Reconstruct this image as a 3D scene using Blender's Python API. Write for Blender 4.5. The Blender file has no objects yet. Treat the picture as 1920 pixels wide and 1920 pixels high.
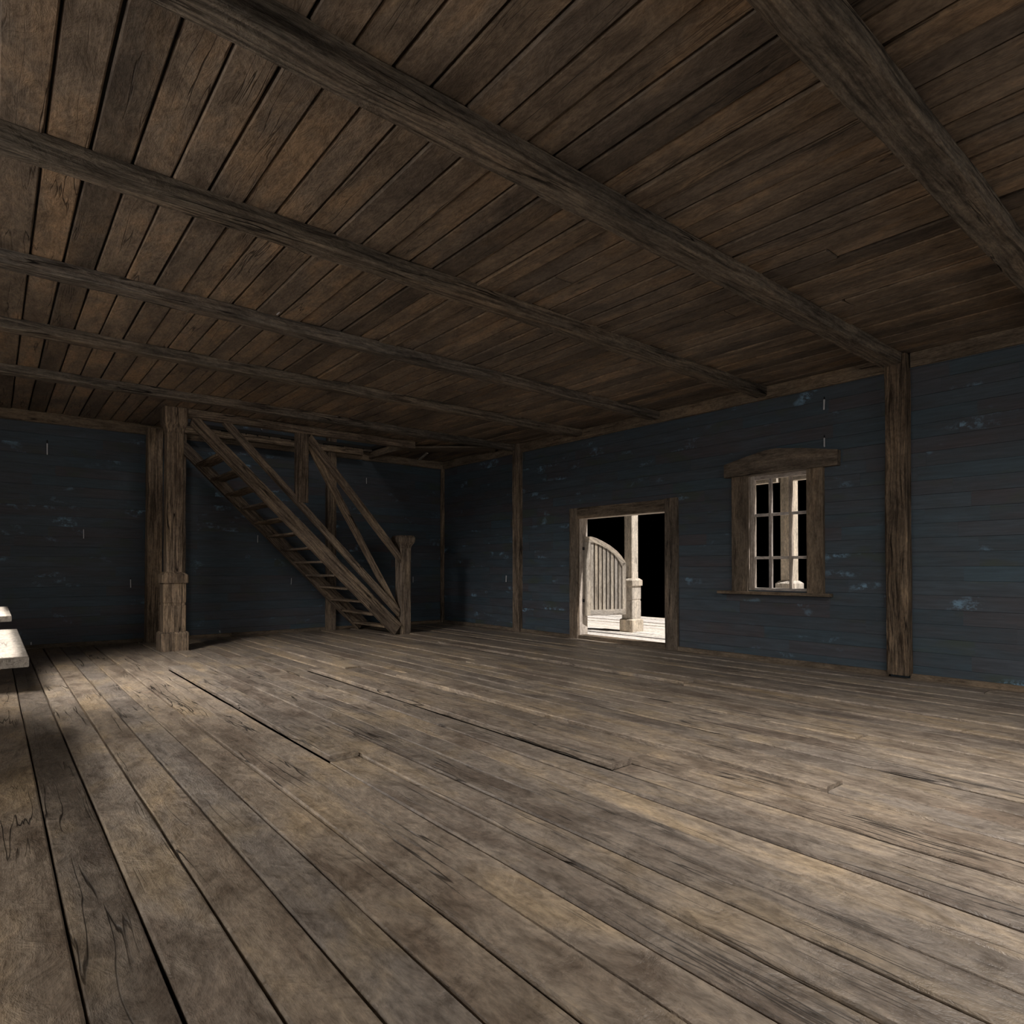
import bpy, math, random
from mathutils import Vector, Matrix

C = bpy.context.scene.collection
rng = random.Random(7)
D, E = 7.652, 11.69          # inner face of the street wall (x) and of the back wall (y)
ZC = 3.52                    # underside of the ceiling boards
XL, YF = -3.2, -3.0          # left and front walls
PW = 0.2025                  # plank pitch

# ------------------------------------------------------------------ mesh collector
class MB:
    def __init__(s):
        s.v = []; s.f = []; s.g = []; s.r = []; s.o = []

    def sweep(s, rings, gu, r=None, cap=True, off=None):
        """rings: list of equally long point loops, joined in order. gu: function point -> grain coords"""
        r = rng.random() if r is None else r
        off = Vector((rng.random()*40, rng.random()*40, rng.random()*40)) if off is None else off
        b = len(s.v); n = len(rings[0])
        for ring in rings:
            for p in ring:
                p = Vector(p); s.v.append(p); s.g.append(Vector(gu(p)) + off); s.r.append(r)
        for i in range(len(rings) - 1):
            for j in range(n):
                a = b + i*n + j; c = b + i*n + (j+1) % n
                s.f.append((a, c, c + n, a + n))
        if cap:
            s.f.append(tuple(b + j for j in range(n))[::-1])
            s.f.append(tuple(b + (len(rings)-1)*n + j for j in range(n)))

    def beam(s, p0, p1, w, h, up=(0, 0, 1), bev=0.006, seg=0, jit=0.0, r=None, ends=0.0):
        """a squared timber from p0 to p1; w across, h along 'up'; bevelled long edges"""
        p0 = Vector(p0); p1 = Vector(p1); d = (p1 - p0); L = d.length; d.normalize()
        up = Vector(up); up = (up - d*up.dot(d)).normalized(); sd = d.cross(up).normalized()
        bev = min(bev, w*0.3, h*0.3)
        hw, hh = w/2, h/2
        prof = [(-hw+bev, -hh), (hw-bev, -hh), (hw, -hh+bev), (hw, hh-bev), (hw-bev, hh), (-hw+bev, hh), (-hw, hh-bev), (-hw, -hh+bev)]
        n = max(1, seg) if seg else max(1, int(L/0.45) if jit else 1)
        rings = []
        for i in range(n+1):
            c = p0 + d*(L*i/n)
            jj = [(rng.uniform(-jit, jit), rng.uniform(-jit, jit)) for _ in prof]
            skew = rng.uniform(-ends, ends) if i in (0, n) else 0
            rings.append([c + sd*(a + jj[k][0]) + up*(b + jj[k][1]) + d*(skew*a/hw) for k, (a, b) in enumerate(prof)])
        s.sweep(rings, lambda p: ((p-p0).dot(d), (p-p0).dot(sd), (p-p0).dot(up)), r)

    def box(s, x0, x1, y0, y1, z0, z1, grain='x', bev=0.004, jit=0.0, r=None, seg=0):
        cx, cy, cz = (x0+x1)/2, (y0+y1)/2, (z0+z1)/2
        if grain == 'x': s.beam((x0, cy, cz), (x1, cy, cz), y1-y0, z1-z0, (0, 0, 1), bev, seg, jit, r)
        elif grain == 'y': s.beam((cx, y0, cz), (cx, y1, cz), x1-x0, z1-z0, (0, 0, 1), bev, seg, jit, r)
        else: s.beam((cx, cy, z0), (cx, cy, z1), x1-x0, y1-y0, (0, 1, 0), bev, seg, jit, r)

    def prism(s, pts, y_of, thick_vec, grain, r=None):
        """polygon pts (list of Vectors, in order) extruded by thick_vec; grain = axis unit vector"""
        g = Vector(grain).normalized(); t = Vector(thick_vec)
        o = t.normalized().cross(g)
        s.sweep([[Vector(q) for q in pts], [Vector(q) + t for q in pts]],
                lambda p: (p.dot(g), p.dot(o), p.dot(t.normalized())), r)

    def lathe4(s, cx, cy, levels, r=None, sides=4):
        """square column: levels = [(z, halfwidth)]; grain upright"""
        rings = []
        for z, hw in levels:
            b = min(0.012, hw*0.2)
            rings.append([(cx+a, cy+c, z) for a, c in ((-hw+b, -hw), (hw-b, -hw), (hw, -hw+b), (hw, hw-b), (hw-b, hw), (-hw+b, hw), (-hw, hw-b), (-hw, -hw+b))])
        s.sweep(rings, lambda p: (p.z, p.x, p.y), r)

    def build(s, name, mat, parent=None, smooth=False):
        me = bpy.data.meshes.new(name)
        off = Vector((0, 0, 0))
        me.from_pydata([tuple(p) for p in s.v], [], s.f)
        a = me.attributes.new('gc', 'FLOAT_VECTOR', 'POINT')
        a.data.foreach_set('vector', [c for g in s.g for c in g])
        a = me.attributes.new('rnd', 'FLOAT', 'POINT'); a.data.foreach_set('value', s.r)
        me.update(); me.materials.append(mat)
        import bmesh
        bm = bmesh.new(); bm.from_mesh(me); bmesh.ops.recalc_face_normals(bm, faces=bm.faces); bm.to_mesh(me); bm.free()
        if smooth:
            for q in me.polygons: q.use_smooth = True
        o = bpy.data.objects.new(name, me); C.objects.link(o)
        if parent is not None:
            o.parent = parent
            o.matrix_parent_inverse = parent.matrix_world.inverted() if False else Matrix.Translation(-parent.location)
        return o

def tag(o, label=None, cat=None, group=None, kind=None):
    if label: o['label'] = label
    if cat: o['category'] = cat
    if group: o['group'] = group
    if kind: o['kind'] = kind
    return o

def empty(name, loc, **k):
    o = bpy.data.objects.new(name, None); C.objects.link(o); o.location = loc; o.empty_display_size = 0.1
    return tag(o, **k)

# ------------------------------------------------------------------ materials
def N(nt, t, **k):
    n = nt.nodes.new(t)
    for a, b in k.items():
        if a == 'inp':
            for i, v in b.items(): n.inputs[i].default_value = v
        else: setattr(n, a, b)
    return n

def ramp(nt, pts):
    n = nt.nodes.new('ShaderNodeValToRGB'); e = n.color_ramp.elements
    while len(e) > 1: e.remove(e[-1])
    e[0].position = pts[0][0]; e[0].color = (*pts[0][1], 1)
    for q, c in pts[1:]:
        x = e.new(q); x.color = (*c, 1)
    return n

def mixc(nt, a, b, fac, mode='MIX'):
    m = nt.nodes.new('ShaderNodeMix'); m.data_type = 'RGBA'; m.blend_type = mode; m.clamp_factor = True
    for s, v in ((6, a), (7, b), (0, fac)):
        if isinstance(v, (int, float)): m.inputs[s].default_value = v
        elif isinstance(v, tuple): m.inputs[s].default_value = (*v, 1)
        else: nt.links.new(v, m.inputs[s])
    return m.outputs[2]

def wood(name, cols, rough=0.75, bump=0.35, fine=26.0, crack=0.75, blotch=(0.9, 4.0), varied=0.35, spec=0.3, streak=0.75, groove=0.0):
    m = bpy.data.materials.new(name); m.use_nodes = True; nt = m.node_tree; L = nt.links.new
    b = nt.nodes['Principled BSDF']
    at = N(nt, 'ShaderNodeAttribute', attribute_name='gc'); rn = N(nt, 'ShaderNodeAttribute', attribute_name='rnd')
    def mapped(sx, sy, src=None):
        q = N(nt, 'ShaderNodeVectorMath', operation='MULTIPLY', inp={1: (sx, sy, sy)})
        L(src or at.outputs['Vector'], q.inputs[0]); return q.outputs[0]
    # slow wander of the grain lines
    wn = N(nt, 'ShaderNodeTexNoise', inp={'Scale': 1.0, 'Detail': 1.0}); L(mapped(1.6, 5.0), wn.inputs['Vector'])
    wv = N(nt, 'ShaderNodeVectorMath', operation='MULTIPLY_ADD', inp={1: (0.0, 0.055, 0.055)})
    L(wn.outputs['Color'], wv.inputs[0]); L(at.outputs['Vector'], wv.inputs[2]); warped = wv.outputs[0]
    gr = N(nt, 'ShaderNodeTexNoise', inp={'Scale': 1.0, 'Detail': 5.0, 'Roughness': 0.72}); L(mapped(2.2, fine, warped), gr.inputs['Vector'])
    g2 = N(nt, 'ShaderNodeTexNoise', inp={'Scale': 1.0, 'Detail': 3.0, 'Roughness': 0.7}); L(mapped(22.0, fine*2.6, warped), g2.inputs['Vector'])
    bl = N(nt, 'ShaderNodeTexNoise', inp={'Scale': 1.0, 'Detail': 4.0, 'Roughness': 0.62, 'Distortion': 0.4}); L(mapped(blotch[0], blotch[1]), bl.inputs['Vector'])
    bl2 = N(nt, 'ShaderNodeTexNoise', inp={'Scale': 1.0, 'Detail': 5.0, 'Roughness': 0.74, 'Distortion': 0.8}); L(mapped(blotch[0]*4.5, blotch[1]*2.6), bl2.inputs['Vector'])
    r1 = ramp(nt, [(0.34, cols[0]), (0.5, cols[1]), (0.66, cols[2])]); L(bl.outputs['Fac'], r1.inputs[0])
    r2 = ramp(nt, [(0.36, (0.62, 0.60, 0.58)), (0.52, (1, 1, 1)), (0.7, (1.28, 1.24, 1.18))]); L(bl2.outputs['Fac'], r2.inputs[0])
    c = mixc(nt, r1.outputs[0], r2.outputs[0], 0.75, 'MULTIPLY')
    r3 = ramp(nt, [(0.32, (0.45, 0.42, 0.40)), (0.5, (1, 1, 1)), (0.72, (1.3, 1.27, 1.22))]); L(gr.outputs['Fac'], r3.inputs[0])
    c = mixc(nt, c, r3.outputs[0], streak, 'MULTIPLY')
    r4 = ramp(nt, [(0.32, (0.6, 0.58, 0.56)), (0.5, (1, 1, 1)), (0.68, (1.35, 1.33, 1.3))]); L(g2.outputs['Fac'], r4.inputs[0])
    c = mixc(nt, c, r4.outputs[0], 0.7, 'MULTIPLY')
    # per board tone
    rr = ramp(nt, [(0.0, (1-varied, (1-varied)*0.98, (1-varied)*0.96)), (0.3, (0.92, 0.93, 0.96)), (0.6, (1.05, 1.0, 0.93)), (1.0, (1+varied*0.6, 1+varied*0.55, 1+varied*0.5))]); L(rn.outputs['Fac'], rr.inputs[0])
    c = mixc(nt, c, rr.outputs[0], 1.0, 'MULTIPLY')
    if groove:
        vn = N(nt, 'ShaderNodeTexNoise', inp={'Scale': 1.0, 'Detail': 3.0, 'Roughness': 0.6, 'Distortion': 0.25}); L(mapped(1.1, 46.0, warped), vn.inputs['Vector'])
        rg = ramp(nt, [(0.36, (0.30, 0.28, 0.26)), (0.47, (0.85, 0.84, 0.83)), (0.62, (1.35, 1.30, 1.22))]); L(vn.outputs['Fac'], rg.inputs[0])
        c = mixc(nt, c, rg.outputs[0], groove, 'MULTIPLY')
    # cracks along the grain
    cn = N(nt, 'ShaderNodeTexNoise', inp={'Scale': 1.0, 'Detail': 3.0, 'Roughness': 0.5}); L(mapped(0.42, 10.0, warped), cn.inputs['Vector'])
    ab = N(nt, 'ShaderNodeMath', operation='SUBTRACT', inp={1: 0.5}); L(cn.outputs['Fac'], ab.inputs[0])
    ab2 = N(nt, 'ShaderNodeMath', operation='ABSOLUTE'); L(ab.outputs[0], ab2.inputs[0])
    gate = N(nt, 'ShaderNodeTexNoise', inp={'Scale': 1.0, 'Detail': 1.0}); L(mapped(1.1, 3.3), gate.inputs['Vector'])
    gm = N(nt, 'ShaderNodeMapRange', inp={1: 0.5, 2: 0.64, 3: 0.0, 4: 1.0}); L(gate.outputs['Fac'], gm.inputs[0])
    cm = N(nt, 'ShaderNodeMapRange', inp={1: 0.003, 2: 0.012, 3: 1.0, 4: 0.0}); L(ab2.outputs[0], cm.inputs[0])
    ck = N(nt, 'ShaderNodeMath', operation='MULTIPLY'); L(gm.outputs[0], ck.inputs[0]); L(cm.outputs[0], ck.inputs[1])
    ckf = N(nt, 'ShaderNodeMath', operation='MULTIPLY', inp={1: crack}); L(ck.outputs[0], ckf.inputs[0])
    c = mixc(nt, c, (0.012, 0.009, 0.007), ckf.outputs[0])
    L(c, b.inputs['Base Color'])
    b.inputs['Specular IOR Level'].default_value = spec
    ro = N(nt, 'ShaderNodeMapRange', inp={1: 0.3, 2: 0.7, 3: rough-0.1, 4: min(1, rough+0.12)}); L(bl2.outputs['Fac'], ro.inputs[0]); L(ro.outputs[0], b.inputs['Roughness'])
    # relief
    h1 = N(nt, 'ShaderNodeMath', operation='MULTIPLY_ADD', inp={1: 0.5}); L(gr.outputs['Fac'], h1.inputs[0]); L(bl2.outputs['Fac'], h1.inputs[2])
    h2 = N(nt, 'ShaderNodeMath', operation='MULTIPLY_ADD', inp={1: 0.3}); L(g2.outputs['Fac'], h2.inputs[0]); L(h1.outputs[0], h2.inputs[2])
    h3 = N(nt, 'ShaderNodeMath', operation='SUBTRACT'); L(h2.outputs[0], h3.inputs[0]); L(ckf.outputs[0], h3.inputs[1])
    bp = N(nt, 'ShaderNodeBump', inp={'Strength': bump, 'Distance': 0.02}); L(h3.outputs[0], bp.inputs['Height']); L(bp.outputs[0], b.inputs['Normal'])
    return m

def paint(name):
    """worn dark blue boards with pale paint flecks"""
    m = bpy.data.materials.new(name); m.use_nodes = True; nt = m.node_tree; L = nt.links.new
    b = nt.nodes['Principled BSDF']
    at = N(nt, 'ShaderNodeAttribute', attribute_name='gc'); rn = N(nt, 'ShaderNodeAttribute', attribute_name='rnd')
    def mapped(sx, sy, off=0.0):
        q = N(nt, 'ShaderNodeVectorMath', operation='MULTIPLY_ADD', inp={1: (sx, sy, sy), 2: (off, off, off)})
        L(at.outputs['Vector'], q.inputs[0]); return q.outputs[0]
    base = ramp(nt, [(0.0, (0.0370, 0.0600, 0.0770)), (0.2, (0.0640, 0.0550, 0.0610)), (0.4, (0.0400, 0.0650, 0.0830)), (0.6, (0.0590, 0.0570, 0.0660)), (0.8, (0.0430, 0.0720, 0.0920)), (1.0, (0.0680, 0.0560, 0.0610))])
    L(rn.outputs['Fac'], base.inputs[0])
    n1 = N(nt, 'ShaderNodeTexNoise', inp={'Scale': 1.0, 'Detail': 6.0, 'Roughness': 0.65}); L(mapped(0.9, 3.0), n1.inputs['Vector'])
    r1 = ramp(nt, [(0.33, (0.062, 0.048, 0.050)), (0.5, (0.045, 0.060, 0.075)), (0.68, (0.054, 0.092, 0.122))]); L(n1.outputs['Fac'], r1.inputs[0])
    c = mixc(nt, base.outputs[0], r1.outputs[0], 0.42)
    n2 = N(nt, 'ShaderNodeTexNoise', inp={'Scale': 1.0, 'Detail': 5.0, 'Roughness': 0.7}); L(mapped(2.5, 34.0), n2.inputs['Vector'])
    r2 = ramp(nt, [(0.3, (0.68, 0.68, 0.68)), (0.7, (1.28, 1.28, 1.28))]); L(n2.outputs['Fac'], r2.inputs[0])
    c = mixc(nt, c, r2.outputs[0], 0.8, 'MULTIPLY')
    # green and rusty tints
    n3 = N(nt, 'ShaderNodeTexNoise', inp={'Scale': 1.0, 'Detail': 3.0}); L(mapped(1.7, 4.0, 9.0), n3.inputs['Vector'])
    r3 = N(nt, 'ShaderNodeMapRange', inp={1: 0.58, 2: 0.72, 3: 0.0, 4: 0.6}); L(n3.outputs['Fac'], r3.inputs[0])
    c = mixc(nt, c, (0.048, 0.062, 0.044), r3.outputs[0])
    # pale flecks of older paint, clustered
    g = N(nt, 'ShaderNodeTexNoise', inp={'Scale': 1.0, 'Detail': 2.0, 'Distortion': 0.3}); L(mapped(1.5, 3.6, 3.0), g.inputs['Vector'])
    gm = N(nt, 'ShaderNodeMapRange', inp={1: 0.63, 2: 0.73, 3: 0.0, 4: 1.0}); L(g.outputs['Fac'], gm.inputs[0])
    f = N(nt, 'ShaderNodeTexNoise', inp={'Scale': 1.0, 'Detail': 5.0, 'Roughness': 0.75}); L(mapped(11.0, 14.0), f.inputs['Vector'])
    fm = N(nt, 'ShaderNodeMapRange', inp={1: 0.47, 2: 0.60, 3: 0.0, 4: 1.0}); L(f.outputs['Fac'], fm.inputs[0])
    mm = N(nt, 'ShaderNodeMath', operation='MULTIPLY'); L(gm.outputs[0], mm.inputs[0]); L(fm.outputs[0], mm.inputs[1])
    m2 = N(nt, 'ShaderNodeMath', operation='MULTIPLY', inp={1: 0.8}); L(mm.outputs[0], m2.inputs[0])
    c = mixc(nt, c, (0.19, 0.33, 0.46), m2.outputs[0])
    L(c, b.inputs['Base Color']); b.inputs['Roughness'].default_value = 0.62; b.inputs['Specular IOR Level'].default_value = 0.35
    h = N(nt, 'ShaderNodeMath', operation='ADD'); L(n2.outputs['Fac'], h.inputs[0]); L(f.outputs['Fac'], h.inputs[1])
    bp = N(nt, 'ShaderNodeBump', inp={'Strength': 0.25, 'Distance': 0.01}); L(h.outputs[0], bp.inputs['Height']); L(bp.outputs[0], b.inputs['Normal'])
    return m

def plain(name, col, rough=0.5, metal=0.0):
    m = bpy.data.materials.new(name); m.use_nodes = True; nt = m.node_tree; b = nt.nodes['Principled BSDF']
    n = N(nt, 'ShaderNodeTexNoise', inp={'Scale': 40.0, 'Detail': 4.0})
    r = ramp(nt, [(0.3, tuple(c*0.75 for c in col)), (0.7, col)]); nt.links.new(n.outputs['Fac'], r.inputs[0])
    nt.links.new(r.outputs[0], b.inputs['Base Color']); b.inputs['Roughness'].default_value = rough; b.inputs['Metallic'].default_value = metal
    return m

M_FLOOR = wood('weathered floor boards', [(0.170, 0.136, 0.108), (0.272, 0.230, 0.188), (0.335, 0.265, 0.185)], rough=0.44, bump=0.8, crack=0.85, varied=0.25, spec=0.45, fine=17.0, streak=0.5, blotch=(1.1, 2.6))
M_CEIL = wood('brown ceiling boards', [(0.098, 0.076, 0.058), (0.160, 0.124, 0.092), (0.228, 0.158, 0.100)], rough=0.75, bump=0.5, varied=0.4, fine=18.0, streak=0.5, blotch=(1.1, 2.8))
M_BEAM = wood('dark rough timber', [(0.095, 0.086, 0.075), (0.142, 0.124, 0.105), (0.180, 0.148, 0.118)], rough=0.85, bump=0.9, fine=24.0, crack=1.0, varied=0.1, spec=0.15, streak=0.95, groove=0.7)
M_POST = wood('brown rough timber', [(0.128, 0.102, 0.080), (0.200, 0.160, 0.125), (0.265, 0.208, 0.150)], rough=0.85, bump=0.9, fine=28.0, crack=1.0, varied=0.15, spec=0.15, streak=1.0, groove=0.8)
M_TRIM = wood('worn trim timber', [(0.095, 0.075, 0.056), (0.150, 0.120, 0.090), (0.200, 0.150, 0.105)], rough=0.8, bump=0.6, fine=26.0, crack=0.9, varied=0.15, spec=0.2, streak=0.9)
M_TRIMG = wood('deeply grooved timber', [(0.085, 0.066, 0.050), (0.125, 0.100, 0.078), (0.170, 0.130, 0.095)], rough=0.85, bump=1.0, fine=22.0, crack=1.0, varied=0.1, spec=0.2, streak=1.0, groove=1.0)
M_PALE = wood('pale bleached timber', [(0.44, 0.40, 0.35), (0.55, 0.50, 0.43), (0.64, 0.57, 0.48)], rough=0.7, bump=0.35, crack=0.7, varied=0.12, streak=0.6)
M_LEAF = wood('worn door timber', [(0.26, 0.232, 0.198), (0.33, 0.30, 0.262), (0.40, 0.355, 0.295)], rough=0.7, bump=0.35, crack=0.6, varied=0.12, streak=0.8)
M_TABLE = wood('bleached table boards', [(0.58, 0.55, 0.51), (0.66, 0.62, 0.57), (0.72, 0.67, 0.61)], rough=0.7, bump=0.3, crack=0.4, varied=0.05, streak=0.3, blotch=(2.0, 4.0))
M_TOP = wood('grey table boards', [(0.25, 0.235, 0.215), (0.30, 0.28, 0.255), (0.34, 0.315, 0.285)], rough=0.75, bump=0.5, crack=0.5, varied=0.05, streak=0.3, blotch=(2.0, 4.0))
M_BLUE = paint('worn dark blue boards')
M_SASH = wood('grey sash timber', [(0.33, 0.29, 0.26), (0.40, 0.36, 0.33), (0.46, 0.42, 0.38)], rough=0.65, bump=0.2, crack=0.3, varied=0.1)
M_SUB = plain('dark board backing', (0.03, 0.025, 0.02), 0.9)
M_SLIT = plain('pale light slits', (0.62, 0.62, 0.64), 0.4, 0.0)  # pale colour standing in for light through gaps between boards
M_IRON = plain('black iron', (0.01, 0.01, 0.012), 0.6, 0.3)

# ------------------------------------------------------------------ floor
def planks(mb, x0, x1, y0, y1, top, thick, joints, below=False, zj=0.006, hole=None, gap=0.006):
    """rows along y; joints: {row index: [(y, height change above this joint)]}"""
    i0 = math.ceil((x0 - 1e-6)/PW); i1 = math.floor((x1 + 1e-6)/PW)
    edges = [i*PW for i in range(i0, i1+1)]
    if edges[0] - x0 > 0.02: edges.insert(0, x0)
    if x1 - edges[-1] > 0.02: edges.append(x1)
    for a, b in zip(edges, edges[1:]):
        row = round(a/PW)
        segs = []
        if row in joints:
            ys = [y0] + [q[0] for q in joints[row]] + [y1]; hs = [rng.uniform(0, zj)] + [q[1] for q in joints[row]]
        else:
            ys = [y0, y1]; hs = [rng.uniform(0, zj)]
        for k in range(len(ys)-1):
            segs.append((ys[k] + 0.003, ys[k+1] - 0.003, hs[k]))
        if hole:
            hx0, hx1, hy0, hy1 = hole
            if a < hx1 - 0.02 and b > hx0 + 0.02:
                ns = []
                for s0, s1, h in segs:
                    if s1 <= hy0 or s0 >= hy1: ns.append((s0, s1, h)); continue
                    if s0 < hy0: ns.append((s0, hy0, h))
                    if s1 > hy1: ns.append((hy1, s1, h))
                segs = ns
        ga = rng.uniform(0.4, 1.0)*gap; gb = rng.uniform(0.3, 1.0)*gap
        for s0, s1, h in segs:
            if s1 - s0 < 0.05: continue
            if below: zc = top + thick/2 - h
            else: zc = top - thick/2 + h
            cx = (a+ga/2 + b-gb/2)/2; w = (b-gb/2) - (a+ga/2)
            mb.beam((cx, s0, zc), (cx, s1, zc), w, thick, (0, 0, 1), bev=0.007, jit=0.0022, ends=rng.choice((0, 0, 0.02)))

J = {8: [(3.75, 0.040), (8.37, 0.0)], 14: [(2.53, 0.044), (7.2, 0.003)], 27: [(3.90, 0.036), (8.5, 0.004)], 17: [(1.55, 0.030), (6.2, 0.002)],
     16: [(2.6, 0.002), (7.05, 0.020)], 10: [(9.29, 0.014)], 2: [(9.40, 0.0)], 23: [(1.90, 0.014), (6.6, 0.0)], 36: [(1.81, 0.014), (6.4, 0.0)]}
mb = MB(); planks(mb, XL, D, YF, E, 0.0, 0.04, J, zj=0.016, gap=0.017)
floor = tag(mb.build('floor', M_FLOOR), 'weathered grey-brown plank floor of the empty saloon room', 'floor', kind='structure')
mb = MB(); mb.box(XL-0.2, D, YF-0.2, E+0.2, -0.12, -0.045, 'x')
o = mb.build('subfloor', M_SUB, floor)

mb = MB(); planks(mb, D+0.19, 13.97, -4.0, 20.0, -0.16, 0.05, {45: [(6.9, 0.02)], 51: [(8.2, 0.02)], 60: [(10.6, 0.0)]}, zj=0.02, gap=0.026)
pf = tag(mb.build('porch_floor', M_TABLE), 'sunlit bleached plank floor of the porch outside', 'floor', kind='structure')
mb = MB(); mb.box(D+.2, 13.9, -4.0, 20.0, -0.36, -0.215, 'y'); mb.build('subfloor', M_SUB, pf)

# ------------------------------------------------------------------ ceiling
HOLE = (2.25, 5.85, 10.18, 11.55)
JC = {23: [(2.08, 0.016), (6.8, 0.0)], 25: [(3.16, 0.014)], 28: [(2.38, 0.012), (7.0, 0.0)], 17: [(3.65, 0.010), (8.1, 0.0)]}
mb = MB(); planks(mb, XL, D, YF, E, ZC, 0.04, JC, below=True, zj=0.018, hole=HOLE, gap=0.019)
ceil = tag(mb.build('ceiling', M_CEIL), 'dark brown plank ceiling with the stair opening near the back', 'ceiling', kind='structure')
mb = MB()
for a in ((XL-.2, D+.1, YF-.2, HOLE[2]), (XL-.2, HOLE[0], HOLE[2], E), (HOLE[1], D+.1, HOLE[2], E), (HOLE[0], HOLE[1], HOLE[3], E)):
    mb.box(a[0], a[1], a[2], a[3], ZC+0.045, ZC+0.10, 'x')
mb.build('subfloor', M_SUB, ceil)
mb = MB(); mb.box(XL-.2, D+.2, YF-.2, E+.2, 6.0, 6.1, 'x')
tag(mb.build('ceiling_upper', M_SUB), 'dark ceiling of the upper storey', 'ceiling', kind='structure')

# ------------------------------------------------------------------ walls of dark blue boards
BH = 0.152
def boards(mb, a0, a1, z0, z1, place, holes=(), thick=0.022):
    """horizontal boards; place(a, depth, z) -> xyz ; depth 0 = inner face, positive = outwards"""
    z = z0
    while z < z1 - 0.01:
        zt = min(z + BH, z1)
        spans = [(a0, a1)]
        for h0, h1, hz0, hz1 in holes:
            if zt > hz0 + 0.06 and z < hz1 - 0.06:
                ns = []
                for s0, s1 in spans:
                    if h0 > s0: ns.append((s0, min(s1, h0)))
                    if h1 < s1: ns.append((max(s0, h1), s1))
                spans = [q for q in ns if q[1] > q[0]]
        for s0, s1 in spans:
            a = s0
            while a < s1 - 0.02:
                b = min(s1, a + rng.choice((0.65, 1.3, 1.3, 2.6)) * rng.uniform(0.85, 1.1))
                if s1 - b < 0.3: b = s1
                dz = rng.uniform(0, 0.004)
                p0 = Vector(place(a, thick/2 + dz, (z+zt)/2)); p1 = Vector(place(b, thick/2 + dz, (z+zt)/2))
                mb.beam(p0, p1, thick, zt - z - rng.uniform(0.000, 0.002), (0, 0, 1), bev=0.002)
                a = b
        z = zt

WTH = 0.18
DOOR = (5.735, 7.53, 0.0, 2.045)       # y0 y1 z0 z1
WIN = (3.60, 4.46, 0.895, 2.42)
mb = MB(); boards(mb, YF, E, 0.0, 3.50, lambda a, d, z: (D+d, a, z), (DOOR, WIN)); 
wr = tag(mb.build('wall_right', M_BLUE), 'worn dark blue horizontal board wall with the doorway and the window', 'wall', kind='structure')
def right_backing(name, x0, x1, mat, parent):
    m = MB()
    W = (WIN[0]-0.33, WIN[1]+0.1, WIN[2]-0.03, WIN[3]+0.36)
    for y0, y1, z0, z1 in ((YF-.2, W[0], -0.1, 3.5), (W[0], W[1], -0.1, W[2]), (W[0], W[1], W[3], 3.5), (W[1], DOOR[0], -0.1, 3.5),
                           (DOOR[0], DOOR[1], DOOR[3], 3.5), (DOOR[1], E+.2, -0.1, 3.5), (DOOR[0], DOOR[1], -0.3, 0.0), (YF-.2, E+.2, 3.5, 6.0)):
        m.box(x0, x1, y0, y1, z0, z1, 'y', bev=0.0)
    return m.build(name, mat, parent)
right_backing('backing', D+0.028, D+WTH, M_SUB, wr)
mb = MB(); boards(mb, XL, D, 0.0, 3.50, lambda a, d, z: (a, E+d, z)); boards(mb, XL, D, 3.50, 5.2, lambda a, d, z: (a, E+d, z))
wb = tag(mb.build('wall_back', M_BLUE), 'dark blue horizontal board wall behind the stairs', 'wall', kind='structure')
mb = MB(); mb.box(XL-.2, D+.2, E+0.028, E+0.18, -0.1, 6.0, 'x', bev=0); mb.build('backing', M_SUB, wb)
mb = MB(); boards(mb, YF, E, 0.0, 3.50, lambda a, d, z: (XL-d, a, z)); mb.box(XL-.2, XL-.03, YF-.2, E+.2, -.1, 6.0, 'y', bev=0)
tag(mb.build('wall_left', M_BLUE), 'dark blue horizontal board wall on the far left', 'wall', kind='structure')
mb = MB(); boards(mb, XL, D, 0.0, 3.50, lambda a, d, z: (a, YF-d, z)); mb.box(XL-.2, D+.2, YF-.2, YF-.03, -.1, 6.0, 'x', bev=0)
tag(mb.build('wall_front', M_BLUE), 'dark blue horizontal board wall behind the viewer', 'wall', kind='structure')

# crown boards and baseboards
ZW = 3.355
mb = MB()
for y0, y1 in ((YF, 2.52), (2.75, 9.0), (9.2, E-0.03)):
    mb.beam((D-0.012, y0, (ZW+ZC)/2), (D-0.012, y1, (ZW+ZC)/2), 0.045, ZC-ZW, (0, 0, 1), bev=0.006, jit=0.004)
tag(mb.build('trim_1', M_TRIM), 'rough crown board along the top of the wall with the doorway', 'trim', kind='structure')
mb = MB()
for x0, x1 in ((XL, 2.2), (2.2, 4.9), (4.9, D)):
    mb.beam((x0, E-0.012, (ZW+ZC)/2), (x1, E-0.012, (ZW+ZC)/2), 0.045, ZC-ZW, (0, 0, 1), bev=0.006, jit=0.004)
tag(mb.build('trim_2', M_TRIM), 'rough crown board along the top of the back wall', 'trim', kind='structure')
mb = MB()
for y0, y1 in ((YF, 0.4), (0.4, 2.54), (2.75, 5.52), (7.71, 9.0), (9.19, E)):
    mb.beam((D-0.018, y0, 0.035), (D-0.018, y1, 0.035), 0.04, 0.07, (0, 0, 1), bev=0.008, jit=0.004)
tag(mb.build('baseboard_right', M_TRIM), 'low worn baseboard under the wall with the doorway', 'baseboard', kind='structure')
mb = MB()
for x0, x1 in ((XL, 1.9), (2.2, 3.25), (3.25, 5.0), (5.15, D-0.04)):
    mb.beam((x0, E-0.015, 0.033), (x1, E-0.015, 0.033), 0.034, 0.066, (0, 0, 1), bev=0.008, jit=0.003)
tag(mb.build('baseboard_back', M_TRIM), 'low worn baseboard under the back wall', 'baseboard', kind='structure')

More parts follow.
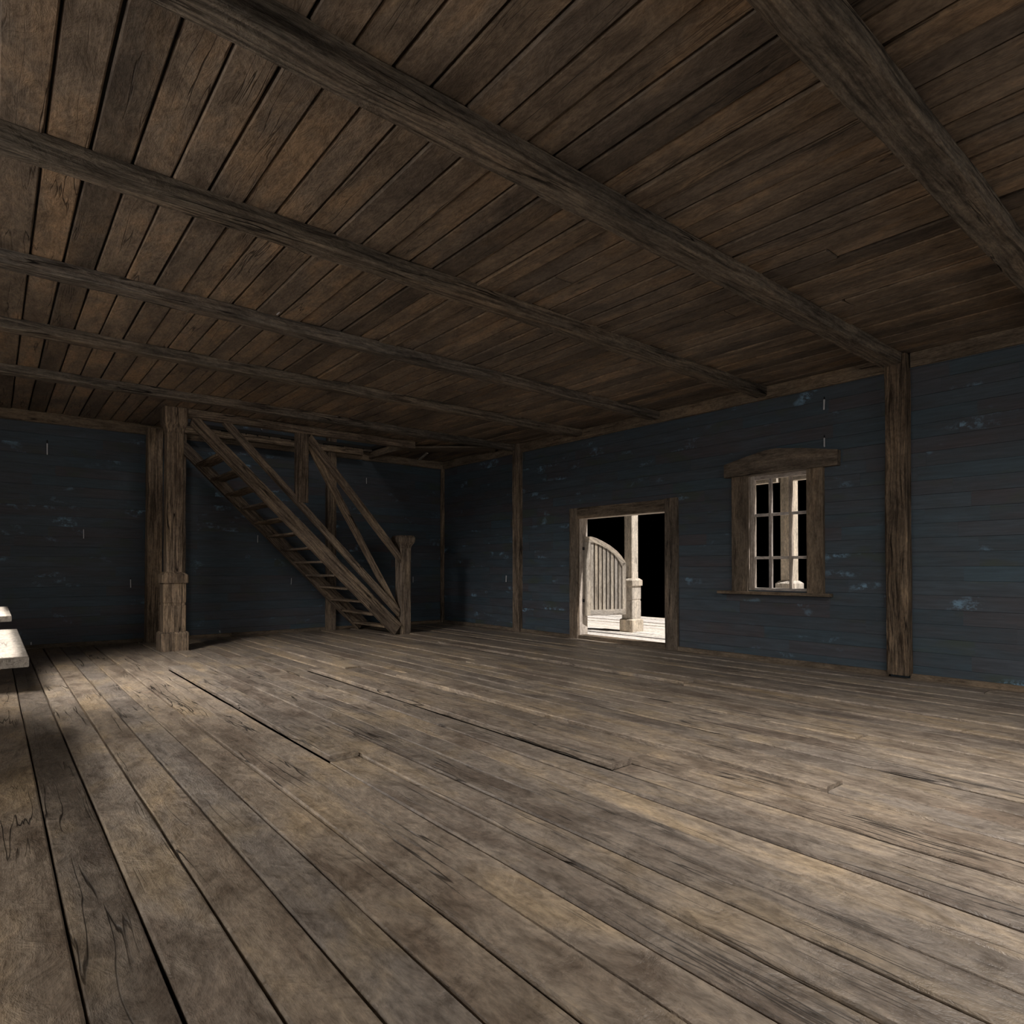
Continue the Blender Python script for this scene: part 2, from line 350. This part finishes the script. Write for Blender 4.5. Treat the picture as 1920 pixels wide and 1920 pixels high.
# ------------------------------------------------------------------ doorway casing
d1 = empty('door_1', (D, 6.63, 0), label='doorway with a wide rough timber casing opening on the porch', cat='doorway', kind='structure')
def part(name, mat, parent, fn):
    m = MB(); fn(m); return m.build(name, mat, parent)
part('casing', M_TRIM, d1, lambda m: m.beam((D-0.02, 7.615, 0.0), (D-0.02, 7.615, 2.205), 0.19, 0.06, (1, 0, 0), jit=0.004))
part('casing', M_TRIM, d1, lambda m: m.beam((D-0.02, 5.63, 0.0), (D-0.02, 5.63, 2.215), 0.21, 0.06, (1, 0, 0), jit=0.004))
part('head_casing', M_TRIM, d1, lambda m: m.beam((D-0.021, 5.735, 2.115), (D-0.021, 7.52, 2.115), 0.056, 0.175, (0, 0, 1), jit=0.004))
part('threshold', M_TRIM, d1, lambda m: m.box(D-0.025, D+WTH, 5.735, 7.52, 0.0, 0.075, 'y', jit=0.001))
part('jamb', M_SASH, d1, lambda m: m.box(D+0.005, D+WTH+.02, 7.52, 7.545, 0.0, 2.03, 'z'))
part('jamb', M_SASH, d1, lambda m: m.box(D+0.005, D+WTH+.02, 5.72, 5.745, 0.0, 2.03, 'z'))
part('jamb_head', M_SASH, d1, lambda m: m.box(D+0.005, D+WTH+.02, 5.73, 7.53, 2.028, 2.05, 'y'))

# ------------------------------------------------------------------ window
w1 = empty('window_1', (D, 4.05, 0.9), label='nine-light window with a pointed header board and timber casing', cat='window', kind='structure')
part('casing', M_TRIM, w1, lambda m: m.box(D-0.055, D+0.01, 4.43, 4.645, 0.89, 2.41, 'z', jit=0.002))
part('casing', M_TRIM, w1, lambda m: m.box(D-0.055, D+0.01, 3.45, 3.645, 0.89, 2.41, 'z', jit=0.002))
def hdr(m):
    x = D-0.085
    m.prism([Vector((x, a, b)) for a, b in ((4.735, 2.40), (4.735, 2.575), (4.41, 2.645), (4.16, 2.688), (4.02, 2.697), (3.68, 2.652), (3.262, 2.575), (3.265, 2.395))], None, (0.095, 0, 0), (0, 1, 0))
part('header_board', M_TRIM, w1, hdr)
part('sill', M_TRIM, w1, lambda m: m.box(D-0.10, D+0.03, 3.36, 4.84, 0.858, 0.895, 'y', jit=0.001))
part('jamb', M_SASH, w1, lambda m: m.box(D+0.0, D+.105, 4.44, 4.475, 0.885, 2.42, 'z'))
part('jamb', M_SASH, w1, lambda m: m.box(D+0.0, D+.105, 3.58, 3.61, 0.885, 2.42, 'z'))
part('jamb_head', M_SASH, w1, lambda m: m.box(D+0.0, D+.105, 3.59, 4.45, 2.40, 2.43, 'y'))
part('jamb_sill', M_SASH, w1, lambda m: m.box(D+0.031, D+WTH+.04, 3.59, 4.45, 0.872, 0.897, 'y'))
sx0, sx1 = D+0.055, D+0.10
sash = part('sash', M_SASH, w1, lambda m: (m.box(sx0, sx1, 4.375, 4.438, 0.898, 2.40, 'z'), m.box(sx0, sx1, 3.612, 3.668, 0.898, 2.40, 'z'),
     m.box(sx0, sx1, 3.668, 4.375, 2.345, 2.40, 'y'), m.box(sx0, sx1, 3.668, 4.375, 0.898, 0.943, 'y')))
for y in (4.165, 3.900):
    part('muntin', M_SASH, sash, lambda m: m.box(sx0+0.002, sx1-0.004, y-0.019, y+0.019, 0.943, 2.345, 'z', bev=0.002))
for z in (1.330, 1.885):
    part('muntin', M_SASH, sash, lambda m: m.box(sx0+0.004, sx1-0.006, 3.668, 4.375, z-0.018, z+0.018, 'y', bev=0.002))

# ------------------------------------------------------------------ batwing door leaf
th = math.radians(14.5); hx, hy = 7.745, 7.445
du = Vector((math.cos(th), -math.sin(th), 0)); dn = Vector((math.sin(th), math.cos(th), 0))
lf = empty('batwing_door', (hx, hy, 0.39), label='arched louvred batwing door leaf swung open onto the porch', cat='door')
def LP(u, z, n=0.0): return Vector((hx, hy, 0)) + du*u + dn*n + Vector((0, 0, z))
arc_o = [(0.0, 1.728), (0.09, 1.730), (0.20, 1.705), (0.335, 1.652), (0.48, 1.582), (0.617, 1.492), (0.70, 1.415), (0.76, 1.345), (0.803, 1.290)]
arc_i = [(0.085, 1.632), (0.174, 1.622), (0.25, 1.598), (0.324, 1.568), (0.44, 1.510), (0.551, 1.440), (0.62, 1.372), (0.672, 1.306), (0.725, 1.220)]
TK = 0.062
part('stile', M_LEAF, lf, lambda m: m.prism([LP(0, .39), LP(.085, .39), LP(.085, 1.64), LP(0, 1.64)], None, dn*TK, (0, 0, 1)))
part('stile', M_LEAF, lf, lambda m: m.prism([LP(.727, .39), LP(.803, .395), LP(.803, 1.286), LP(.727, 1.286)], None, dn*TK, (0, 0, 1)))
part('bottom_rail', M_LEAF, lf, lambda m: m.prism([LP(.085, .39), LP(.727, .39), LP(.727, .487), LP(.085, .487)], None, dn*TK, du))
def arch(m):
    off = Vector((3, 7, 1))
    rings = []
    for (a, b), (c, d) in zip(arc_o, arc_i):
        rings.append([LP(a, b), LP(a, b, TK), LP(c, d, TK), LP(c, d)])
    rings[0] = [LP(0, 1.728), LP(0, 1.728, TK), LP(0.0, 1.63, TK), LP(0.0, 1.63)]
    rings.insert(1, [LP(0.085, 1.730), LP(0.085, 1.730, TK), LP(0.085, 1.632, TK), LP(0.085, 1.632)])
    rings[2] = [LP(0.13, 1.722), LP(0.13, 1.722, TK), LP(0.174, 1.622, TK), LP(0.174, 1.622)]
    rings[-1] = [LP(0.803, 1.286), LP(0.803, 1.286, TK), LP(0.727, 1.216, TK), LP(0.727, 1.216)]
    m.sweep(rings, lambda p: ((p-LP(0, 0)).dot(du)*1.2, p.z + (p-LP(0, 0)).dot(du)*0.6, 0.0), 0.5)
part('top_rail', M_LEAF, lf, arch)
def ztop(u):
    for (a, b), (c, d) in zip(arc_i, arc_i[1:]):
        if a <= u <= c: return b + (d-b)*(u-a)/(c-a)
    return arc_i[-1][1]
us = [0.085 + (0.642)*k/8 for k in range(9)]
for k in range(8):
    a, b = us[k] + 0.014, us[k+1] - 0.011
    part('slat', M_LEAF, lf, lambda m: m.prism([LP(a, .485, .016), LP(b, .485, .016), LP(b, ztop(b)+.01, .016), LP(a, ztop(a)+.01, .016)], None, dn*0.016, (0, 0, 1)))
part('backing_panel', M_BEAM, lf, lambda m: m.prism([LP(.086, .486, .042), LP(.726, .486, .042), LP(.726, 1.22, .042)] + [LP(u, z, .042) for u, z in arc_i[::-1]], None, dn*0.012, (0, 0, 1)))
for z in (0.62, 1.50):
    part('hinge', M_IRON, lf, lambda m: m.box(hx-0.02, hx+0.055, hy+0.055, 7.522, z, z+0.05, 'z', bev=0.003))

# ------------------------------------------------------------------ square posts with collar and base
def square_post(name, x, y, z0, top, label, cat, mat, group=None, flare=True):
    e = empty(name, (x, y, z0), label=label, cat=cat, group=group)
    def col(n, lv): part(n, mat, e, lambda m: m.lathe4(x, y, [(z + z0, h) for z, h in lv]))
    col('base', [(0.0, .181), (.262, .181), (.285, .160)])
    col('pedestal', [(.285, .146), (.66, .146), (.663, .139), (.70, .139), (.703, .146), (.985, .146)])
    col('collar', [(.985, .170), (1.095, .170), (1.14, .122)])
    if flare:
        col('shaft', [(1.10, .110), (1.6, .109), (2.2, .110), (2.8, .109), (3.14, .110)])
        col('capital', [(3.14, .110), (3.20, .122), (3.26, .142), (3.30, .152), (top-0.02, .152), (top, .146)])
    else:
        col('shaft', [(1.10, .106), (2.0, .105), (top - z0, .106)])
    return e
square_post('support_post', 2.035, 10.20, 0.0, 3.52, 'square timber post with stepped base and flared top at the head of the stairs', 'post', M_POST)
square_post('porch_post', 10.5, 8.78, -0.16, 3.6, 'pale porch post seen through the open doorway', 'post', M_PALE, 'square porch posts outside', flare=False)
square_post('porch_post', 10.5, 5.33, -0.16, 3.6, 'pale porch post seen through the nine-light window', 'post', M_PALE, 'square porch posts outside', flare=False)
for y0, y1, lab in ((8.89, 20.0, 'pale porch beam beyond the post seen in the doorway'), (5.44, 8.67, 'pale porch beam at the top left of the window opening'), (-4.0, 5.22, 'pale porch beam at the top right of the window opening')):
    mb = MB(); mb.box(10.28, 10.385, y0, y1, 2.655, 2.86, 'y')
    tag(mb.build('porch_beam', M_PALE), lab, 'beam')

# ------------------------------------------------------------------ wall posts
def wall_post(x0, x1, y0, y1, z0, z1, label, grp='rough upright timbers against the walls', mat=M_POST, jit=0.004):
    m = MB(); m.box(x0, x1, y0, y1, z0, z1, 'z', bev=0.01, jit=jit)
    return tag(m.build('wall_post', mat), label, 'post', grp)
wall_post(1.90, 2.11, 11.36, 11.57, 0.0, 3.42, 'wide rough wall post on the back wall just left of the flared square post')
wall_post(2.28, 2.48, 11.50, 11.68, 0.0, 3.42, 'rough wall post mostly hidden behind the flared square post')
wall_post(4.96, 5.14, 11.58, 11.688, 0.0, 4.6, 'rough wall post on the back wall behind the stairs')
wall_post(7.575, D-0.002, 11.62, 11.688, 0.0, 3.36, 'thin wall post in the far room corner', jit=0.003)
wall_post(7.56, 7.69, 9.00, 9.19, 0.0, 3.52, 'rough wall post on the blue wall between the corner and the doorway')
pr = wall_post(7.52, 7.70, 2.53, 2.745, 0.05, 3.50, 'thick cracked wall post right of the window', jit=0.006, mat=M_TRIMG)

# ------------------------------------------------------------------ ceiling beams
names = ['rough ceiling beam nearest the stair opening', 'rough ceiling beam, second from the stair opening', 'rough ceiling beam, third from the stair opening',
         'rough ceiling beam crossing above between the window and the doorway', 'thick rough ceiling beam ending above the cracked post right of the window', 'rough ceiling beam at the top right, nearest the viewer among those ending on the wall']
for k, (y, lab) in enumerate(zip((9.12, 7.42, 5.83, 4.15, 2.575, 1.10), names)):
    m = MB(); d = 0.11 if k < 3 else 0.125; wd = 0.16 if k < 4 else 0.20
    x = XL; pts = []
    m.beam((XL+.01, y+wd/2, ZC-d/2), (D-0.03, y+wd/2, ZC-d/2), wd, d+0.004, (0, 0, 1), bev=0.014, jit=0.007)
    tag(m.build('ceiling_beam', M_BEAM), lab, 'beam', 'ceiling beams across the room')
m = MB(); m.beam((XL+.01, -0.50, ZC-.055), (D-.03, -0.50, ZC-.055), .18, .114, (0, 0, 1), bev=.014, jit=.007)
tag(m.build('ceiling_beam', M_BEAM), 'rough ceiling beam overhead behind the viewer', 'beam', 'ceiling beams across the room')

# stair opening framing
m = MB(); m.beam((2.19, 10.10, 3.445), (5.97, 10.10, 3.445), 0.12, 0.125, (0, 0, 1), bev=0.012, jit=0.006)
tag(m.build('stairwell_beam', M_POST), 'cracked brown beam along the front edge of the stair opening', 'beam')
m = MB(); m.beam((2.2, 11.48, 3.462), (5.62, 11.48, 3.462), 0.10, 0.105, (0, 0, 1), bev=0.01, jit=0.004)
tag(m.build('stairwell_trimmer', M_POST), 'lighter beam along the back edge of the stair opening', 'beam')
m = MB(); m.beam((5.90, 10.17, 3.46), (5.90, 11.66, 3.46), 0.09, 0.12, (0, 0, 1), bev=0.01, jit=0.003)
tag(m.build('stairwell_end_board', M_TRIM), 'dark short board closing the right end of the stair opening', 'board')
m = MB(); m.beam((6.10, 10.52, 3.455), (7.40, 9.50, 3.47), 0.42, 0.04, (0, 0, 1), bev=0.008, jit=0.003)
tag(m.build('ceiling_strip', M_TRIM), 'board lying aslant under the ceiling near the far corner', 'board')
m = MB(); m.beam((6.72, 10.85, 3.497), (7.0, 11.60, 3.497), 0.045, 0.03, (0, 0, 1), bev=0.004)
tag(m.build('ceiling_strip', M_PALE), 'small pale strip standing in for a light leak under the ceiling in the far corner', 'board')  # pale strip put in for light leaking between the ceiling planks

# ------------------------------------------------------------------ staircase
st = empty('staircase', (5.7, 10.7, 0), label='steep open wooden staircase with plank treads and rickety rails', cat='staircase')
def quad(m, pts, y, t, gr):   # pts (x,z) in order
    m.prism([Vector((a, y, b)) for a, b in pts], None, (0, t, 0), gr)
def strip(m, up, lo, y, t):
    """timber whose upper and lower edges are given as (x,z) chains of equal length"""
    rings = []
    for (a, b), (c, d) in zip(up, lo):
        rings.append([Vector((a, y, b)), Vector((c, y, d)), Vector((c, y+t, d)), Vector((a, y+t, b))])
    g = Vector((up[-1][0]-up[0][0], 0, up[-1][1]-up[0][1])).normalized(); h = Vector((g.z, 0, -g.x))
    m.sweep(rings, lambda p: (p.dot(g), p.dot(h), p.y))
def chain(p, q, n, j):
    return [(p[0]+(q[0]-p[0])*i/n + (rng.uniform(-j, j) if 0 < i < n else 0), p[1]+(q[1]-p[1])*i/n + (rng.uniform(-j, j) if 0 < i < n else 0)) for i in range(n+1)]
part('stringer', M_POST, st, lambda m: strip(m, chain((2.265, 3.475), (5.70, 0.19), 10, .006), chain((2.225, 3.285), (5.555, 0.005), 10, .006), 10.05, 0.09))
part('stringer', M_POST, st, lambda m: strip(m, chain((2.31, 3.40), (5.70, 0.17), 10, .004), chain((2.25, 3.24), (5.51, 0.005), 10, .004), 11.40, 0.09))
for k in range(13):
    z = 2.925 - 0.2295*k; x = 2.60 + 0.2335*k
    if z < 0.05: break
    part('tread', M_POST, st, lambda m: m.beam((x+0.115, 10.142, z-0.02), (x+0.115, 11.398, z-0.02 + rng.uniform(-.01, .01)), 0.235, 0.036, (0, 0, 1), bev=0.006, jit=0.005, seg=5))
part('handrail', M_POST, st, lambda m: strip(m, chain((2.78, 3.40), (5.68, 0.46), 8, .004), chain((2.665, 3.37), (5.66, 0.33), 8, .004), 10.07, 0.075))
part('handrail', M_POST, st, lambda m: strip(m, chain((4.03, 3.385), (5.69, 1.455), 6, .004), chain((3.95, 3.28), (5.68, 1.29), 6, .004), 10.065, 0.06))
part('brace', M_POST, st, lambda m: strip(m, chain((4.13, 3.20), (5.70, 0.46), 6, .004), chain((3.98, 3.20), (5.61, 0.43), 6, .004), 10.125, 0.05))
part('hanging_post', M_POST, st, lambda m: m.box(3.775, 3.985, 10.06, 10.14, 2.26, 3.385, 'z', bev=0.008, jit=0.002))
nw = empty('newel_post', (5.80, 10.18, 0)); nw.parent = st; nw.matrix_parent_inverse = Matrix.Translation(-st.location)
part('shaft', M_POST, nw, lambda m: m.lathe4(0, 0, [(0.0, .108), (0.8, .106), (1.56, .108)])).location = (0, 0, 0)
part('cap', M_POST, nw, lambda m: m.lathe4(0, 0, [(1.55, .108), (1.60, .118), (1.67, .162), (1.74, .165), (1.785, .140)])).location = (0, 0, 0)
for ch in nw.children: ch.matrix_parent_inverse = Matrix.Identity(4)

# ------------------------------------------------------------------ tables at the left edge
def table(y0, y1, label):
    x1, x0, zt = 0.152, -0.86, 0.75
    e = empty('table', ((x0+x1)/2, (y0+y1)/2, 0), label=label, cat='table', group='plank tables at the left edge')
    part('tabletop', M_TOP, e, lambda m: m.box(x0, x1, y0, y1, zt-0.052, zt, 'y', bev=0.004, jit=0.0))
    for yy in (y0+0.35, y1-0.35):
        part('leg', M_TRIM, e, lambda m: m.box(-0.62, -0.50, yy-0.06, yy+0.06, 0.0, zt-0.052, 'z'))
        part('leg', M_TRIM, e, lambda m: m.box(-0.30, -0.18, yy-0.06, yy+0.06, 0.0, zt-0.052, 'z'))
    return e
table(4.04, 5.93, 'pale flat plank tabletop at the left edge, the nearer and larger of the two')
table(7.55, 9.45, 'pale flat plank tabletop at the left edge, the farther and smaller of the two')

# ------------------------------------------------------------------ pale slivers standing in for light slits between boards
def light_slit(p, inward, length, lean, label, dark=0.0, w=0.008):
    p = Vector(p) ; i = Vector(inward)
    e = empty('light_slit', p + i*0.002, label=label, cat='light_slit', group='pale slivers standing in for light slits')
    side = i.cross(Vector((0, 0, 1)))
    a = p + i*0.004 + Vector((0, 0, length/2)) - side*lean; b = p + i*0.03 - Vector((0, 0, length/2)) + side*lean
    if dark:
        m = MB(); m.beam(a + (a-b).normalized()*dark - i*0.01, a, w*0.9, w*0.9, i, bev=.001); m.build('dark_end', M_IRON, e)
    m = MB(); m.beam(a, b, w, w, i, bev=.001); m.build('pale_sliver', M_SLIT, e)
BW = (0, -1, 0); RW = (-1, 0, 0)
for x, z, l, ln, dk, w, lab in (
    (0.63, 2.97, .17, .0, .08, .016, 'pale sliver for a light slit high on the back wall at the far left'),
    (1.09, 1.72, .14, .0, 0, .010, 'faint sliver for a light slit halfway up the back wall, left of the wide wall post'),
    (1.72, 0.95, .13, .0, .03, .012, 'pale sliver for a light slit low on the back wall just left of the wide wall post'),
    (5.81, 2.95, .12, .005, 0, .010, 'faint sliver for a light slit high on the back wall above the cap of the newel'),
    (3.69, 1.72, .13, .005, 0, .009, 'faint sliver for a light slit on the back wall under the stairs, the upper one'),
    (4.30, 0.95, .12, .008, 0, .009, 'faint sliver for a light slit on the back wall under the stairs, the lower one'),
    (6.89, 0.95, .12, .008, 0, .010, 'faint sliver for a light slit on the back wall right of the newel shaft'),
    (0.46, 0.09, .03, .0, 0, .018, 'tiny pale chip for a light slit at the foot of the back wall at the left'),
    (3.06, 0.10, .025, .0, 0, .016, 'tiny pale chip for a light slit at the foot of the back wall right of the flared post'),
    (3.75, 3.70, .03, .0, 0, .016, 'tiny pale chip for a light slit seen through the stair opening')):
    light_slit((x, E, z), BW, l, ln, lab, dk, w)
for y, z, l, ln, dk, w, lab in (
    (9.46, 0.99, .12, .014, 0, .014, 'leaning sliver for a light slit low on the blue wall left of the doorway post'),
    (3.44, 3.14, .125, .004, .08, .015, 'long pale sliver for a light slit above the window, the upper one'),
    (3.44, 2.69, .11, .006, .09, .013, 'long pale sliver for a light slit above the window, the one just over the header board')):
    light_slit((D, y, z), RW, l, -ln, lab, dk, w)
m = MB(); m.beam((1.99, 5.66, ZC-0.004), (1.99, 5.79, ZC-0.012), .012, .012, bev=.001)  # pale sliver in place of a light slit in the ceiling
tag(m.build('light_slit', M_SLIT), 'pale sliver for a light slit in the ceiling boards beside a beam', 'light_slit', 'pale slivers standing in for light slits')

# ------------------------------------------------------------------ lights
def area(name, loc, to, sx, sy, power, col=(1, 0.94, 0.86), spread=180):
    l = bpy.data.lights.new(name, 'AREA'); l.shape = 'RECTANGLE'; l.size = sx; l.size_y = sy; l.energy = power; l.color = col; l.spread = math.radians(spread)
    o = bpy.data.objects.new(name, l); C.objects.link(o); o.location = loc
    o.rotation_euler = (Vector(to) - Vector(loc)).to_track_quat('-Z', 'Y').to_euler()
    return o
sun = bpy.data.lights.new('sun', 'SUN'); sun.energy = 6.0; sun.angle = math.radians(1.0); sun.color = (1, 0.96, 0.92)
so = bpy.data.objects.new('sun', sun); C.objects.link(so); so.location = (10, -6, 8)
el = math.radians(61); so.rotation_euler = Vector((-0.13, math.cos(el), -math.sin(el))).to_track_quat('-Z', 'Y').to_euler()
WARM = (1, 0.95, 0.90)
def spot(name, loc, to, angle, power, blend=0.8, r=0.15):
    l = bpy.data.lights.new(name, 'SPOT'); l.energy = power; l.color = WARM; l.spot_size = math.radians(angle); l.spot_blend = blend; l.shadow_soft_size = r
    o = bpy.data.objects.new(name, l); C.objects.link(o); o.location = loc
    o.rotation_euler = (Vector(to) - Vector(loc)).to_track_quat('-Z', 'Y').to_euler()
for y in (4.985, 8.50):
    area('fill_table', (-0.40, y, 3.0), (-0.40, y, 0), 1.02, 1.84, 20, WARM, spread=2)  # added narrow-beam fill that brightens the tabletops, no lamp hangs there
spot('spot_floor', (-0.85, 7.3, 3.25), (2.7, 7.7, 0), 82, 1100, 1.0, 0.4)
spot('spot_floor', (-0.85, 6.6, 3.25), (2.3, 4.2, 0), 56, 480, 1.0, 0.4)  # second spot, added to brighten the nearer floor
area('fill_left', (-3.0, 3.8, 1.9), (4.0, 5.2, 1.0), 5.0, 1.5, 132, WARM)  # added fill from the left, that wall has no window
area('fill_front', (4.5, -2.8, 1.9), (4.8, 3.0, 0.2), 5.0, 1.4, 38, WARM, spread=140)  # added fill from behind the viewer, no window in the front wall
area('fill_room', (3.4, 0.3, 3.0), (4.0, 1.2, 0), 2.0, 1.0, 75, WARM, spread=140)  # added overhead fill out of view, not a lamp of the room
area('fill_upstairs', (4.0, 8.0, 5.7), (4.0, 9.0, 3), 1.0, 1.0, 22, WARM)  # added fill so the wall above the stair opening is not black

w = bpy.data.worlds.new('World'); bpy.context.scene.world = w; w.use_nodes = True
w.node_tree.nodes['Background'].inputs[0].default_value = (0, 0, 0, 1); w.node_tree.nodes['Background'].inputs[1].default_value = 0.0

# ------------------------------------------------------------------ camera
cam = bpy.data.cameras.new('camera'); co = bpy.data.objects.new('camera', cam); C.objects.link(co)
cam.sensor_width = 36; cam.sensor_fit = 'HORIZONTAL'; cam.lens = 36*1187.39/1920; cam.shift_y = (1049.35-960)/1920; cam.clip_start = 0.05
co.location = (0, 0, 1.2)
co.rotation_euler = (math.radians(90+0.74), 0, math.radians(-39.43))
sc = bpy.context.scene; sc.camera = co
vs = sc.view_settings; vs.view_transform = 'Standard'; vs.look = 'None'; vs.gamma = 1; vs.exposure = 0.1; vs.use_curve_mapping = False
sc.cycles.max_bounces = 4; sc.cycles.diffuse_bounces = 3; sc.cycles.glossy_bounces = 1; sc.cycles.adaptive_threshold = 0.05
